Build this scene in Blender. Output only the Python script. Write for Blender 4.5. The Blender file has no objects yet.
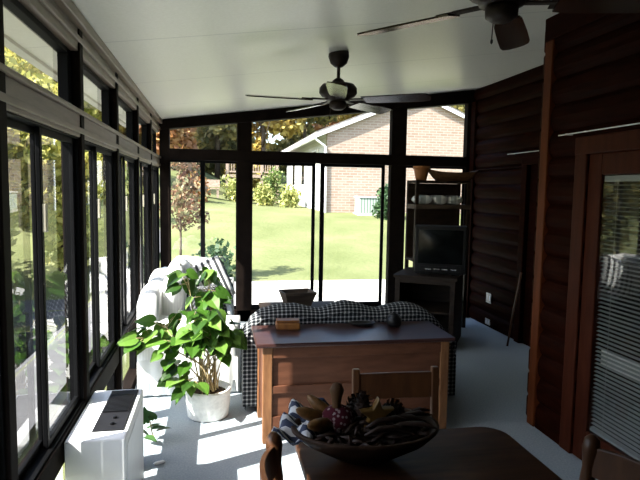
import bpy, bmesh, math, random
from mathutils import Vector, Matrix, noise
random.seed(7)
SC = bpy.context.scene
COL = SC.collection
PI = math.pi
R = math.radians

# ------------------------------------------------------------------ materials
MATS = {}
class NT:
    def __init__(s, name):
        s.m = bpy.data.materials.new(name); s.m.use_nodes = True
        s.t = s.m.node_tree; s.b = s.t.nodes['Principled BSDF']; s.out = s.t.nodes['Material Output']
    def n(s, typ, **kw):
        o = s.t.nodes.new(typ)
        for k, v in kw.items():
            if k[0] == '_': setattr(o, k[1:], v)
            else:
                key = k.replace('_', ' ')
                o.inputs[key].default_value = v
        return o
    def l(s, a, b): s.t.links.new(a, b)
    def math(s, op, a, b=None, c=None):
        o = s.t.nodes.new('ShaderNodeMath'); o.operation = op
        for i, v in enumerate((a, b, c)):
            if v is None: continue
            if isinstance(v, (int, float)): o.inputs[i].default_value = v
            else: s.l(v, o.inputs[i])
        return o.outputs[0]
    def mix(s, f, a, b):
        o = s.t.nodes.new('ShaderNodeMix'); o.data_type = 'RGBA'
        if isinstance(f, (int, float)): o.inputs[0].default_value = f
        else: s.l(f, o.inputs[0])
        for i, v in ((6, a), (7, b)):
            if isinstance(v, tuple): o.inputs[i].default_value = (*v, 1)
            else: s.l(v, o.inputs[i])
        return o.outputs[2]
    def coord(s, which='Object'):
        return s.t.nodes.new('ShaderNodeTexCoord').outputs[which]
    def noise(s, scale, detail=4, vec=None, stretch=None):
        v = vec if vec is not None else s.coord()
        if stretch:
            mp = s.t.nodes.new('ShaderNodeMapping'); mp.inputs['Scale'].default_value = stretch
            s.l(v, mp.inputs[0]); v = mp.outputs[0]
        o = s.t.nodes.new('ShaderNodeTexNoise'); o.inputs['Scale'].default_value = scale; o.inputs['Detail'].default_value = detail
        s.l(v, o.inputs['Vector']); return o.outputs['Fac']
    def ramp(s, f, stops):
        o = s.t.nodes.new('ShaderNodeValToRGB'); e = o.color_ramp.elements
        while len(e) < len(stops): e.new(.5)
        for i, (p, c) in enumerate(stops): e[i].position = p; e[i].color = (*c, 1)
        s.l(f, o.inputs[0]); return o.outputs[0]
    def bump(s, h, strength=.3, dist=.01):
        o = s.t.nodes.new('ShaderNodeBump'); o.inputs['Strength'].default_value = strength; o.inputs['Distance'].default_value = dist
        s.l(h, o.inputs['Height']); s.l(o.outputs[0], s.b.inputs['Normal'])
    def base(s, c):
        if isinstance(c, tuple): s.b.inputs['Base Color'].default_value = (*c, 1)
        else: s.l(c, s.b.inputs['Base Color'])
    def done(s, rough=.5, spec=.5, metal=0.):
        s.b.inputs['Roughness'].default_value = rough; s.b.inputs['Metallic'].default_value = metal
        s.b.inputs['Specular IOR Level'].default_value = spec
        MATS[s.m.name] = s.m; return s.m

def plain(name, c, rough=.5, spec=.4, metal=0., var=.15, scale=12, bump=0):
    t = NT(name); f = t.noise(scale)
    t.base(t.ramp(f, [(.3, tuple(v*(1-var) for v in c)), (.7, tuple(min(1, v*(1+var)) for v in c))]))
    if bump: t.bump(f, bump, .004)
    return t.done(rough, spec, metal)
def wood(name, c1, c2, stretch=(2, 14, 14), rough=.45, spec=.4, scale=3):
    t = NT(name); f = t.noise(scale, 6, stretch=stretch)
    g = t.noise(2, 2)
    c = t.ramp(f, [(.32, c1), (.68, c2)])
    t.base(t.mix(t.math('MULTIPLY', g, .35), c, tuple(v*.5 for v in c1)))
    t.bump(f, .15, .003)
    return t.done(rough, spec)
def stripes(name, axis_expr, period, ca, cb, duty=.5, rough=.8):
    t = NT(name); sx = t.n('ShaderNodeSeparateXYZ'); t.l(t.coord(), sx.inputs[0])
    v = t.math('MULTIPLY', sx.outputs[axis_expr], 1/period)
    f = t.math('GREATER_THAN', t.math('FRACT', v), duty)
    t.base(t.mix(f, ca, cb)); return t.done(rough, .2)
def gingham(name, s, dark, mid, light, rough=.85):
    t = NT(name); sx = t.n('ShaderNodeSeparateXYZ'); t.l(t.coord(), sx.inputs[0])
    a = t.math('GREATER_THAN', t.math('FRACT', t.math('MULTIPLY', sx.outputs[0], 1/s)), .34)
    zy = t.math('ADD', sx.outputs[2], sx.outputs[1])
    b = t.math('GREATER_THAN', t.math('FRACT', t.math('MULTIPLY', zy, 1/s)), .34)
    both = t.math('MULTIPLY', a, b); any_ = t.math('MAXIMUM', a, b)
    t.base(t.mix(both, t.mix(any_, light, mid), dark)); return t.done(rough, .15)
def glass(name, f0=.07, gain=.75, tint=(.93, .95, .94), power=3.6):
    t = NT(name); t.t.nodes.remove(t.b)
    lw = t.n('ShaderNodeLayerWeight'); lw.inputs[0].default_value = .5
    f = t.math('ADD', t.math('MULTIPLY', t.math('POWER', lw.outputs['Facing'], power), gain), f0)
    tr = t.n('ShaderNodeBsdfTransparent'); tr.inputs[0].default_value = (*tint, 1)
    gl = t.n('ShaderNodeBsdfGlossy'); gl.inputs['Roughness'].default_value = .015
    mx = t.n('ShaderNodeMixShader'); t.l(f, mx.inputs[0]); t.l(tr.outputs[0], mx.inputs[1]); t.l(gl.outputs[0], mx.inputs[2])
    t.l(mx.outputs[0], t.out.inputs[0]); MATS[name] = t.m; return t.m
def screen_mat(name):
    t = NT(name); t.t.nodes.remove(t.b)
    tr = t.n('ShaderNodeBsdfTransparent'); df = t.n('ShaderNodeBsdfDiffuse'); df.inputs[0].default_value = (.11, .11, .11, 1)
    mx = t.n('ShaderNodeMixShader'); mx.inputs[0].default_value = .38
    t.l(tr.outputs[0], mx.inputs[1]); t.l(df.outputs[0], mx.inputs[2]); t.l(mx.outputs[0], t.out.inputs[0])
    MATS[name] = t.m; return t.m
def leaves(name, stops, rough=.55, trans=.25):
    t = NT(name); g = t.n('ShaderNodeNewGeometry')
    c = t.ramp(g.outputs['Random Per Island'], stops); t.base(c)
    t.b.inputs['Roughness'].default_value = rough; t.b.inputs['Specular IOR Level'].default_value = .3
    tl = t.n('ShaderNodeBsdfTranslucent'); t.l(c, tl.inputs[0])
    mx = t.n('ShaderNodeMixShader'); mx.inputs[0].default_value = trans
    t.l(t.b.outputs[0], mx.inputs[1]); t.l(tl.outputs[0], mx.inputs[2]); t.l(mx.outputs[0], t.out.inputs[0])
    MATS[name] = t.m; return t.m
def brick(name, c1, c2, mortar, scale=1., rot=True):
    t = NT(name); mp = t.n('ShaderNodeMapping'); t.l(t.coord(), mp.inputs[0])
    mp.inputs['Rotation'].default_value = (R(90), 0, 0)
    b = t.n('ShaderNodeTexBrick'); t.l(mp.outputs[0], b.inputs['Vector'])
    b.inputs['Color1'].default_value = (*c1, 1); b.inputs['Color2'].default_value = (*c2, 1); b.inputs['Mortar'].default_value = (*mortar, 1)
    b.inputs['Scale'].default_value = scale; b.inputs['Brick Width'].default_value = .30; b.inputs['Row Height'].default_value = .10
    b.inputs['Mortar Size'].default_value = .014
    n = t.noise(3, 5)
    t.base(t.mix(t.math('MULTIPLY', n, .5), b.outputs[0], c2)); return t.done(.9, .1)

W_FRAME = wood('dark_bronze_wood', (.008, .0055, .0045), (.015, .010, .008), (3, 3, 3), .6, .03)
W_RAIL = wood('brown_rail_wood', (.15, .105, .075), (.24, .175, .13), (14, 2, 14), .4, .5)
M_SASH = plain('black_aluminium', (.006, .006, .0065), .5, .04)
M_LATCH = plain('cream_latch', (.55, .50, .38), .4)
M_GLASS = glass('window_glass', .06, .62)
M_GLASS2 = glass('door_glass', .09, .6)
M_SCREEN = screen_mat('insect_screen_mesh')
def ceiling_mat():
    t = NT('ceiling_panel'); sx = t.n('ShaderNodeSeparateXYZ'); t.l(t.coord(), sx.inputs[0])
    fr = t.math('FRACT', t.math('MULTIPLY', t.math('ADD', sx.outputs[1], .35), 1/1.22))
    seam = t.math('LESS_THAN', fr, .012)
    n = t.noise(60, 3)
    base = t.ramp(n, [(.3, (.74, .73, .635)), (.7, (.79, .78, .69))])
    t.base(t.mix(t.math('MULTIPLY', seam, .35), base, (.3, .3, .27)))
    t.bump(n, .12, .004); return t.done(.34, .5)
M_CEIL = ceiling_mat()
def carpet():
    t = NT('pale_blue_carpet'); n = t.noise(90, 4); n2 = t.noise(4, 3)
    c = t.ramp(n, [(.3, (.28, .325, .36)), (.7, (.39, .44, .475))])
    t.base(t.mix(t.math('MULTIPLY', n2, .25), c, (.28, .30, .32))); t.bump(n, .4, .004); return t.done(.9, .15)
M_CARPET = carpet()
W_LOG = wood('mahogany_log', (.0095, .0017, .0007), (.020, .0039, .0015), (9, 1.6, 9), .6, .02)
W_POST = wood('amber_corner_wood', (.070, .017, .005), (.115, .030, .009), (8, 8, 1.5), .5, .08)
W_TROUGH = wood('grey_trough_wood', (.06, .042, .03), (.12, .085, .06), (2, 10, 10), .6, .2)
W_TRIM = wood('redwood_trim', (.036, .0085, .004), (.06, .0145, .0065), (8, 8, 1.5), .5, .06)
W_CHEST = wood('chest_brown_wood', (.085, .033, .018), (.13, .052, .028), (2, 10, 10), .5, .15)
W_CHESTTOP = wood('chest_dark_top', (.035, .015, .014), (.06, .026, .022), (2, 14, 10), .3, .3)
W_STILE = wood('worn_amber_wood', (.14, .06, .024), (.26, .12, .05), (12, 12, 2), .5, .3)
W_TABLE = wood('dark_table_wood', (.022, .0085, .005), (.062, .026, .012), (2, 12, 10), .4, .10)
W_CHAIR = wood('honey_chair_wood', (.05, .019, .008), (.09, .036, .014), (8, 8, 2), .4, .35)
W_CRATE = wood('rustic_dark_wood', (.018, .011, .007), (.035, .022, .014), (2, 10, 10), .6, .15)
W_FAN = wood('fan_blade_walnut', (.022, .010, .006), (.042, .020, .011), (3, 3, 3), .22, .6)
W_BOWL = wood('bowl_dark_wood', (.018, .009, .006), (.04, .021, .013), (3, 8, 8), .5, .12)
M_BRONZE = plain('oil_bronze', (.022, .014, .010), .5, .3, .2)
M_BLACK = plain('black_plastic', (.006, .006, .007), .4, .25)
M_SCRN = plain('tube_screen', (.004, .005, .005), .16, .22, 0, .05)
M_SILVER = plain('silver_trim', (.55, .55, .55), .25, .5, .8)
M_WHITE = plain('white_enamel', (.82, .83, .84), .35, .5, 0, .03)
M_IVORY = plain('ivory_plastic', (.62, .60, .54), .4, .4, 0, .05)
M_GRILL = plain('charcoal_grille', (.012, .012, .014), .5, .15)
M_COTTON = stripes('white_corded_cotton', 0, .022, (.84, .84, .82), (.77, .77, .76), .3)
M_COTTON2 = plain('white_cotton', (.83, .83, .81), .9, .1, 0, .04)
M_GING = gingham('black_gingham', .031, (.008, .009, .012), (.11, .115, .12), (.42, .42, .41))
M_GINGB = gingham('blue_white_check', .04, (.04, .06, .09), (.22, .26, .30), (.72, .75, .76))
M_STRIPE = stripes('grey_striped_ticking', 0, .062, (.80, .80, .78), (.045, .047, .052), .55)
M_NAPKIN = stripes('blue_striped_napkin', 0, .030, (.42, .44, .48), (.03, .04, .075), .5)
M_POT = plain('white_basket_pot', (.86, .84, .78), .75, .2, 0, .10, 40, .5)
M_SOIL = plain('potting_soil', (.05, .032, .02), .95, .1, 0, .5, 30, .6)
M_STEM = plain('tan_stem', (.42, .33, .17), .7, .2)
M_LEAF = leaves('houseplant_leaf', [(0, (.022, .06, .008)), (.45, (.055, .14, .016)), (1, (.15, .27, .045))], .35, .3)
M_SPRIG = leaves('dark_leaf', [(0, (.015, .05, .012)), (1, (.05, .11, .03))], .4, .15)
M_TERRA = plain('terracotta', (.30, .12, .04), .7, .2)
M_BASKET = wood('woven_tan', (.09, .042, .02), (.16, .08, .038), (3, 20, 20), .7, .2)
M_BLANKET = stripes('blue_grey_blanket', 2, .05, (.30, .33, .37), (.52, .55, .58), .6)
M_TOWEL = stripes('pale_towel', 0, .16, (.72, .73, .72), (.36, .39, .39), .6)
M_COB = plain('dried_corn', (.11, .052, .014), .5, .4, 0, .4, 60, .5)
M_HUSK = plain('dry_husk', (.07, .035, .015), .7, .2, 0, .3)
M_GOURD = plain('golden_gourd', (.13, .072, .018), .4, .4, 0, .3, 9)
M_PINE = plain('pine_cone', (.018, .009, .006), .7, .2, 0, .4)
M_POD = plain('dried_pod', (.022, .011, .008), .5, .3, 0, .4)
M_AMBER = wood('amber_box', (.14, .05, .014), (.28, .12, .03), (6, 6, 6), .4, .5)
def dots():
    t = NT('maroon_bandana'); v = t.n('ShaderNodeTexVoronoi'); v.inputs['Scale'].default_value = 70; t.l(t.coord(), v.inputs['Vector'])
    t.base(t.mix(t.math('LESS_THAN', v.outputs['Distance'], .33), (.045, .006, .012), (.20, .15, .16))); return t.done(.85, .1)
M_BANDANA = dots()
M_BLIND = plain('grey_blind_slat', (.30, .305, .29), .45, .4, 0, .05)
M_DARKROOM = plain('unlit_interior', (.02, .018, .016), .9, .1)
M_CURT = plain('pale_curtain', (.35, .36, .36), .9, .1)
def grass():
    t = NT('lawn_grass'); n = t.noise(.55, 5); n2 = t.noise(9, 4)
    c = t.ramp(n, [(.3, (.112, .128, .052)), (.55, (.162, .172, .08)), (.75, (.24, .225, .12))])
    t.base(t.mix(t.math('MULTIPLY', n2, .55), c, (.092, .112, .042))); t.bump(n2, .5, .05); return t.done(.95, .05)
M_GRASS = grass()
M_PATIO = plain('pale_gravel', (.50, .48, .44), .95, .1, 0, .2, 18, .4)
M_DRIVE = plain('grey_driveway', (.10, .098, .10), .95, .1, 0, .15, 3)
M_BRICK = brick('tan_brick', (.34, .255, .20), (.26, .18, .135), (.38, .34, .30), 1.)
M_SIDING = stripes('white_lap_siding', 2, .16, (.55, .56, .57), (.38, .39, .40), .88)
M_SHINGLE = plain('grey_shingle', (.16, .15, .14), .95, .1, 0, .3, 6)
M_ACG = stripes('pale_green_grille', 0, .11, (.16, .22, .17), (.38, .43, .37), .45)
M_DECK = wood('weathered_deck', (.28, .20, .15), (.45, .36, .29), (4, 4, 4), .8, .1)
M_BARK = plain('grey_bark', (.10, .075, .055), .9, .1, 0, .35, 6, .5)
M_CAR = plain('dark_car_paint', (.03, .032, .036), .12, .7, 0, .05)
M_CARG = plain('car_glass', (.02, .022, .025), .05, .8, 0, .05)
M_RUBBER = plain('rubber', (.02, .02, .02), .8, .2)
A_GREEN = leaves('summer_leaf', [(0, (.05, .09, .02)), (.6, (.13, .19, .05)), (1, (.26, .30, .09))])
A_GOLD = leaves('golden_leaf', [(0, (.20, .13, .03)), (.5, (.46, .32, .07)), (1, (.66, .52, .16))])
A_RUST = leaves('rust_leaf', [(0, (.16, .07, .03)), (.5, (.36, .16, .06)), (1, (.50, .32, .13))])
A_OLIVE = leaves('olive_leaf', [(0, (.08, .09, .03)), (.5, (.22, .20, .07)), (1, (.44, .36, .12))])
A_YG = leaves('yellow_green_leaf', [(0, (.16, .17, .03)), (.5, (.42, .40, .09)), (1, (.70, .60, .18))], .6, .4)
A_MIX = leaves('mixed_autumn_leaf', [(0, (.16, .07, .045)), (.4, (.24, .17, .11)), (.75, (.22, .23, .12)), (1, (.34, .16, .09))])
A_EVER = leaves('evergreen_leaf', [(0, (.02, .05, .02)), (1, (.07, .13, .05))])
A_BED = leaves('border_leaf', [(0, (.16, .20, .05)), (.6, (.36, .38, .12)), (1, (.55, .50, .18))])

# ------------------------------------------------------------------ mesh builder
class MB:
    def __init__(s): s.bm = bmesh.new()
    def box(s, x0, x1, y0, y1, z0, z1, M=None):
        p = [(x, y, z) for x in (x0, x1) for y in (y0, y1) for z in (z0, z1)]
        v = [s.bm.verts.new(M @ Vector(q) if M else q) for q in p]
        for f in ((0, 1, 3, 2), (4, 6, 7, 5), (0, 4, 5, 1), (2, 3, 7, 6), (0, 2, 6, 4), (1, 5, 7, 3)):
            s.bm.faces.new([v[i] for i in f])
        return s
    def ring_skin(s, rings, cap=True, closed=True):
        vs = [[s.bm.verts.new(p) for p in r] for r in rings]
        n = len(vs[0])
        for a, b in zip(vs, vs[1:]):
            for i in range(n if closed else n-1):
                s.bm.faces.new((a[i], a[(i+1) % n], b[(i+1) % n], b[i]))
        if cap and closed:
            s.bm.faces.new(list(reversed(vs[0]))); s.bm.faces.new(vs[-1])
        return s
    def lathe(s, prof, n=20, M=None, sx=1, sy=1):
        rings = []
        for r, z in prof:
            r = max(r, .0004)
            ring = [Vector((r*math.cos(2*PI*i/n)*sx, r*math.sin(2*PI*i/n)*sy, z)) for i in range(n)]
            rings.append([M @ p if M else p for p in ring])
        return s.ring_skin(rings)
    def tube(s, pts, rad, n=8):
        pts = [Vector(p) for p in pts]; rings = []
        for i, p in enumerate(pts):
            d = (pts[min(i+1, len(pts)-1)] - pts[max(i-1, 0)]).normalized()
            u = d.cross(Vector((0, 0, 1)) if abs(d.z) < .9 else Vector((1, 0, 0))).normalized(); w = d.cross(u)
            r = rad[i] if isinstance(rad, (list, tuple)) else rad
            rings.append([p + u*r*math.cos(2*PI*k/n) + w*r*math.sin(2*PI*k/n) for k in range(n)])
        return s.ring_skin(rings)
    def prism(s, poly, y0, y1, M=None):      # poly in (x,z), extruded along y
        a = [s.bm.verts.new((M @ Vector((x, y0, z))) if M else (x, y0, z)) for x, z in poly]
        b = [s.bm.verts.new((M @ Vector((x, y1, z))) if M else (x, y1, z)) for x, z in poly]
        n = len(poly)
        s.bm.faces.new(a); s.bm.faces.new(list(reversed(b)))
        for i in range(n): s.bm.faces.new((a[i], b[i], b[(i+1) % n], a[(i+1) % n]))
        return s
    def quad(s, a, b, c, d):
        s.bm.faces.new([s.bm.verts.new(p) for p in (a, b, c, d)]); return s
    def blob(s, c, r, sub=2, jitter=0., M=None):
        T = Matrix.Translation(c) @ Matrix.Diagonal((*(r if isinstance(r, tuple) else (r, r, r)), 1))
        if M: T = M @ T
        g = bmesh.ops.create_icosphere(s.bm, subdivisions=sub, radius=1, matrix=T)
        if jitter:
            for v in g['verts']:
                v.co += (v.co - Vector(c)) * jitter * noise.noise(v.co*9)
        return s
    def build(s, name, mat, parent=None, bevel=0, smooth=False, seg=2):
        bmesh.ops.recalc_face_normals(s.bm, faces=s.bm.faces)
        me = bpy.data.meshes.new(name); s.bm.to_mesh(me); s.bm.free()
        me.materials.append(mat)
        o = bpy.data.objects.new(name, me); COL.objects.link(o)
        if smooth:
            for p in me.polygons: p.use_smooth = True
        if parent: o.parent = parent
        if bevel:
            b = o.modifiers.new('bevel', 'BEVEL'); b.width = bevel; b.segments = seg; b.limit_method = 'ANGLE'; b.angle_limit = R(40)
        return o

def tag(o, label, cat, group=None, kind=None):
    o['label'] = label; o['category'] = cat
    if group: o['group'] = group
    if kind: o['kind'] = kind
    return o
def thing(name, label, cat, loc=(0, 0, 0), rz=0, group=None):
    o = bpy.data.objects.new(name, None); COL.objects.link(o); o.location = loc; o.rotation_euler = (0, 0, rz)
    o.empty_display_size = .1
    return tag(o, label, cat, group)
def struct(o, label=None):
    o['kind'] = 'structure'
    if label: o['label'] = label
    return o
def sroot(name, label=None):
    o = bpy.data.objects.new(name, None); COL.objects.link(o); return struct(o, label)
def copy_tree(o, parent=None):
    c = o.copy(); COL.objects.link(c)
    if parent: c.parent = parent
    for ch in list(o.children): copy_tree(ch, c)
    return c

# ------------------------------------------------------------------ camera
CAM_H = 1.62
f_px, yaw, pit, rol = 560., .187, .089, .0165
fw = Vector((math.sin(yaw)*math.cos(pit), math.cos(yaw)*math.cos(pit), -math.sin(pit)))
rt = Vector((math.cos(yaw), -math.sin(yaw), 0)); up = rt.cross(fw)
rt2 = math.cos(rol)*rt + math.sin(rol)*up; up2 = -math.sin(rol)*rt + math.cos(rol)*up
cam = bpy.data.cameras.new('camera'); cam.sensor_width = 36; cam.lens = f_px/640*36; cam.clip_end = 400; cam.clip_start = .05
co = bpy.data.objects.new('camera', cam); COL.objects.link(co)
co.matrix_world = Matrix(((rt2.x, up2.x, -fw.x, 0), (rt2.y, up2.y, -fw.y, 0), (rt2.z, up2.z, -fw.z, CAM_H), (0, 0, 0, 1)))
SC.camera = co

# ------------------------------------------------------------------ room shell
XL, XN, XF, YB, YR, YC = -.63, 2.20, 3.25, 6.80, -2.6, 3.48
def cz(x): return 2.40 + .135*(x - XL)
struct(MB().box(-.75, 3.45, YR, 6.95, -.12, 0).build('floor', M_CARPET), 'pale blue-grey carpeted floor')
m = MB()
rings = []
for y in (YR-.1, 7.15):
    rings.append([Vector((x, y, z)) for x, z in ((-1.0, cz(-1.0)), (3.5, cz(3.5)), (3.5, cz(3.5)+.14), (-1.0, cz(-1.0)+.14))])
m.ring_skin(rings)
struct(m.build('ceiling', M_CEIL), 'sloping pale ceiling of smooth roof panels')
# gutter at the eave
tag(MB().box(-1.06, -1.0, YR-.1, 7.15, cz(-1.0)-.02, cz(-1.0)+.15).build('roof_gutter', M_IVORY), 'pale gutter along the eave outside the left windows', 'gutter')

# left wall: kick rail, sill, transom rail, head board
def rail(name, x0, x1, y0, y1, z0, z1, mat, bev=.006): return struct(MB().box(x0, x1, y0, y1, z0, z1).build(name, mat, bevel=bev))
m = MB().box(XL-.09, XL, YR, YB+.12, 0, .08)
m.box(XL-.09, XL, YR, YB+.12, .44, .552)
m.box(XL-.09, XL, YR, .81, 0, 2.4)  # unseen near bays, closed solid to darken the room around the viewer
struct(m.build('wall_left', W_FRAME, bevel=.004), 'dark framed lower wall with glazed kick panels')
rail('trim_1', XL-.10, XL+.006, .81, YB-.003, .552, .566, W_FRAME, .003)
m = MB().box(XL-.11, XL+.004, YR, YB, 1.85, 1.955).box(XL-.11, XL+.022, YR, YB, 1.955, 1.975).box(XL-.11, XL+.014, YR, YB, 1.868, 1.895)
struct(m.build('trim_2', W_RAIL, bevel=.004), 'brown transom rail over the left windows')
m = MB().box(XL-.11, XL+.002, YR, YB, 2.25, cz(XL)).box(XL-.02, XL+.04, YR, YB, 2.352, cz(XL)+.002).box(XL-.02, XL+.016, YR, YB, 2.29, 2.315)
struct(m.build('trim_3', W_RAIL, bevel=.005), 'brown moulded head board under the ceiling at left')
posts = [.84, 1.845, 2.890, 3.903, 4.920, 5.910]
for i, y in enumerate(posts):
    m = MB().box(XL-.085, XL+.010, y-.035, y+.035, 0, cz(XL)-.01)
    struct(m.build('trim_%d' % (10+i), W_FRAME, bevel=.006), 'dark upright post between left windows')
k = 1
ys = posts + [6.80]
def sash(parent, x, y0, y1, z0, z1, w=.045, d=.022, glassmat=M_GLASS):
    s = MB().box(x-d/2, x+d/2, y0, y0+w, z0, z1).box(x-d/2, x+d/2, y1-w, y1, z0, z1)
    s.box(x-d/2, x+d/2, y0+w, y1-w, z0, z0+w).box(x-d/2, x+d/2, y0+w, y1-w, z1-w, z1)
    o = s.build('sash', M_SASH, parent, .003)
    MB().quad((x, y0+w, z0+w), (x, y1-w, z0+w), (x, y1-w, z1-w), (x, y0+w, z1-w)).build('pane', glassmat, o)
    return o
for i in range(len(ys)-1):
    y0, y1 = ys[i]+.036, ys[i+1]-.036
    if i == len(ys)-2: y1 = 6.79
    w = sroot('window_%d' % k, 'dark sliding window in the left wall'); k += 1
    ym = (y0+y1)/2 - .06
    fr = MB().box(XL-.075, XL-.004, y0, y0+.012, .566, 1.85).box(XL-.075, XL-.004, y1-.012, y1, .566, 1.85)
    fr.box(XL-.075, XL-.004, y0, y1, .566, .574).box(XL-.075, XL-.004, y0, y1, 1.842, 1.85)
    fr.build('window_frame', M_SASH, w, .002)
    sash(w, XL-.056, y0+.010, ym+.055, .574, 1.846, .030, .018)
    s2 = sash(w, XL-.030, ym-.0, y1-.010, .574, 1.846, .030, .018)
    MB().box(XL-.021, XL-.006, ym+.004, ym+.03, 1.44, 1.55).build('latch', M_LATCH, s2, .003)
    if i in (0, 1):
        MB().quad((XL-.070, y0+.03, .60), (XL-.070, ym+.02, .60), (XL-.070, ym+.02, 1.79), (XL-.070, y0+.03, 1.79)).build('insect_screen', M_SCREEN, w)
    t = sroot('window_%d' % k, 'transom pane over the left windows'); k += 1
    fr = MB().box(XL-.075, XL-.03, y0, y0+.03, 1.975, 2.25).box(XL-.075, XL-.03, y1-.06, y1, 1.975, 2.25)
    fr.box(XL-.075, XL-.03, y0, y1, 1.975, 1.995).box(XL-.075, XL-.03, y0, y1, 2.225, 2.25)
    fr.build('window_frame', M_SASH, t, .002)
    MB().quad((XL-.05, y0+.03, 1.995), (XL-.05, y1-.06, 1.995), (XL-.05, y1-.06, 2.225), (XL-.05, y0+.03, 2.225)).build('pane', M_GLASS, t)
    t = sroot('window_%d' % k, 'kick panel pane below the left sill'); k += 1
    MB().quad((XL-.05, y0, .08), (XL-.05, y1, .08), (XL-.05, y1, .44), (XL-.05, y0, .44)).build('pane', M_GLASS, t)
    fr = MB().box(XL-.075, XL-.03, y0, y0+.03, .08, .44).box(XL-.075, XL-.03, y1-.03, y1, .08, .44).box(XL-.075, XL-.03, y0, y1, .41, .44)
    fr.build('window_frame', M_SASH, t, .002)

# back wall
def wpost(n, x0, x1, z0=0, z1=None):
    z = (cz(x0)-.004, cz(x1)-.004) if z1 is None else (z1, z1)
    struct(MB().prism([(x0, z0), (x1, z0), (x1, z[1]), (x0, z[0])], YB, YB+.11).build('trim_%d' % n, W_FRAME, bevel=.005), 'dark upright post of the far window wall')
wpost(30, XL+.002, -.515); wpost(31, .265, .44); wpost(32, 2.18, 2.375); wpost(33, 3.185, XF+.1)
def brail(n, z0, z1, y0=YB-.01, y1=YB+.112, mat=None, x0=-.515, x1=3.19):
    struct(MB().box(x0, x1, y0, y1, z0, z1).build('trim_%d' % n, mat or W_FRAME, bevel=.005), 'dark horizontal rail of the far window wall')
brail(34, 1.945, 2.075)
struct(MB().box(-.515, 3.19, YB, YB+.11, 0, .14).build('wall_back', W_FRAME, bevel=.004), 'dark framed far wall of windows')
x0, x1 = XL, XF
struct(MB().prism([(x0, cz(x0)-.115), (x1, cz(x1)-.165), (x1, cz(x1)-.002), (x0, cz(x0)-.002)], YB-.02, YB+.115).build('trim_35', W_FRAME, bevel=.005), 'dark sloping beam along the top of the far wall')
def pane(parent, x0, x1, z0, z1, y, z1b=None, mat=M_GLASS):
    return MB().quad((x0, y, z0), (x1, y, z0), (x1, y, z1b if z1b else z1), (x0, y, z1)).build('pane', mat, parent)
def bsash(parent, x0, x1, z0, z1, y, wl=.04, wr=.04, wh=.045):
    s = MB().box(x0, x0+wl, y-.012, y+.012, z0, z1).box(x1-wr, x1, y-.012, y+.012, z0, z1)
    s.box(x0+wl, x1-wr, y-.012, y+.012, z0, z0+wh).box(x0+wl, x1-wr, y-.012, y+.012, z1-wh*.6, z1)
    o = s.build('sash', M_SASH, parent, .003); pane(o, x0+wl, x1-wr, z0+wh, z1-wh*.6, y); return o
def beamz(x): return cz(x)-.115 - .05*(x-XL)/(XF-XL)
for a, b in ((-.515, .265), (.44, 2.18), (2.375, 3.185)):
    t = sroot('window_%d' % k, 'sloping transom pane in the far wall'); k += 1
    pane(t, a, b, 2.075, beamz(a)+.01, YB+.05, beamz(b)+.01)
w = sroot('window_%d' % k, 'two-pane sliding window behind the white settee'); k += 1
bsash(w, -.515, -.11, .14, 1.945, YB+.035, .01, .05); bsash(w, -.165, .265, .14, 1.945, YB+.07, .05, .01)
d = sroot('door_1', 'dark framed sliding glass door in the far wall')
bsash(d, .44, 1.222, .14, 1.945, YB+.035, .012, .042, .06); bsash(d, 1.29, 2.12, .14, 1.945, YB+.07, .055, .04, .06)
MB().box(2.12, 2.18, YB+.055, YB+.06, .14, 1.945).build('pane', M_GLASS, d)
MB().box(1.222, 1.29, YB+.05, YB+.055, .14, 1.945).build('pane', M_GLASS, d)
MB().box(1.20, 1.215, YB+.005, YB+.022, .95, 1.18).build('door_handle', M_SASH, d, .003)
w = sroot('window_%d' % k, 'far window behind the tall shelf unit'); k += 1
bsash(w, 2.375, 3.185, .14, 1.945, YB+.05, .02, .02)

# log walls on the right
def logwall(name, x, y0, y1, z1, label, holes=(), depth=.16, pitch=.172, r=.030):
    m = MB(); z = 0
    def seg(a, b, z0, z1_):
        rings = []
        pts = [(0, z0)] + [(-r*math.sin(PI*t/6)**.6, z0+(z1_-z0)*t/6) for t in range(1, 6)] + [(0, z1_), (depth, z1_), (depth, z0)]
        n = max(2, int((b-a)/.25))
        for i in range(n+1):
            y = a + (b-a)*i/n
            wob = [noise.noise(Vector((y*1.7, z0*3.1+q, x)))*.006 for q in range(9)]
            rings.append([Vector((x+dx+(wob[j] if j < 7 else 0), y, zz)) for j, (dx, zz) in enumerate(pts)])
        m.ring_skin(rings)
    while z < z1-.01:
        zt = min(z+pitch, z1)
        spans = [(y0, y1)]
        for hy0, hy1, hz1 in holes:
            if z < hz1-.01:
                zt = min(zt, hz1) if z < hz1 < zt else zt
                spans = [s for a, b in spans for s in ((a, min(b, hy0)), (max(a, hy1), b)) if s[1]-s[0] > .01]
        for a, b in spans: seg(a, b, z, zt)
        z = zt
    return struct(m.build(name, W_LOG, smooth=False), label)
logwall('wall_right', XN+.02, YR, YC-.03, cz(XN)-.002, 'dark mahogany log wall beside the blinded door', holes=((1.95, 3.02, 1.86),))
logwall('wall_recess', XF+.02, YC+.16, YB, cz(XF)-.002, 'dark log wall of the far recess', holes=((4.40, 5.44, 1.92),))
m = MB()
for i in range(16): m.box(XN+.03, XF+.16, YC+.0, YC+.14, i*.172, min((i+1)*.172-.006, 2.76))
struct(m.build('wall_return', W_LOG, bevel=.02), 'dark log wall turning into the far recess')
struct(MB().box(XN-.022, XN+.06, YC-.055, YC+.03, 0, cz(XN)-.14).build('trim_40', W_POST, bevel=.006), 'reddish corner post where the log wall steps back')
struct(MB().box(XN-.03, XN+.10, YR, YC+.03, cz(XN)-.155, cz(XN)-.004).build('trim_41', W_LOG, bevel=.005), 'dark ledger board under the ceiling')
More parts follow.
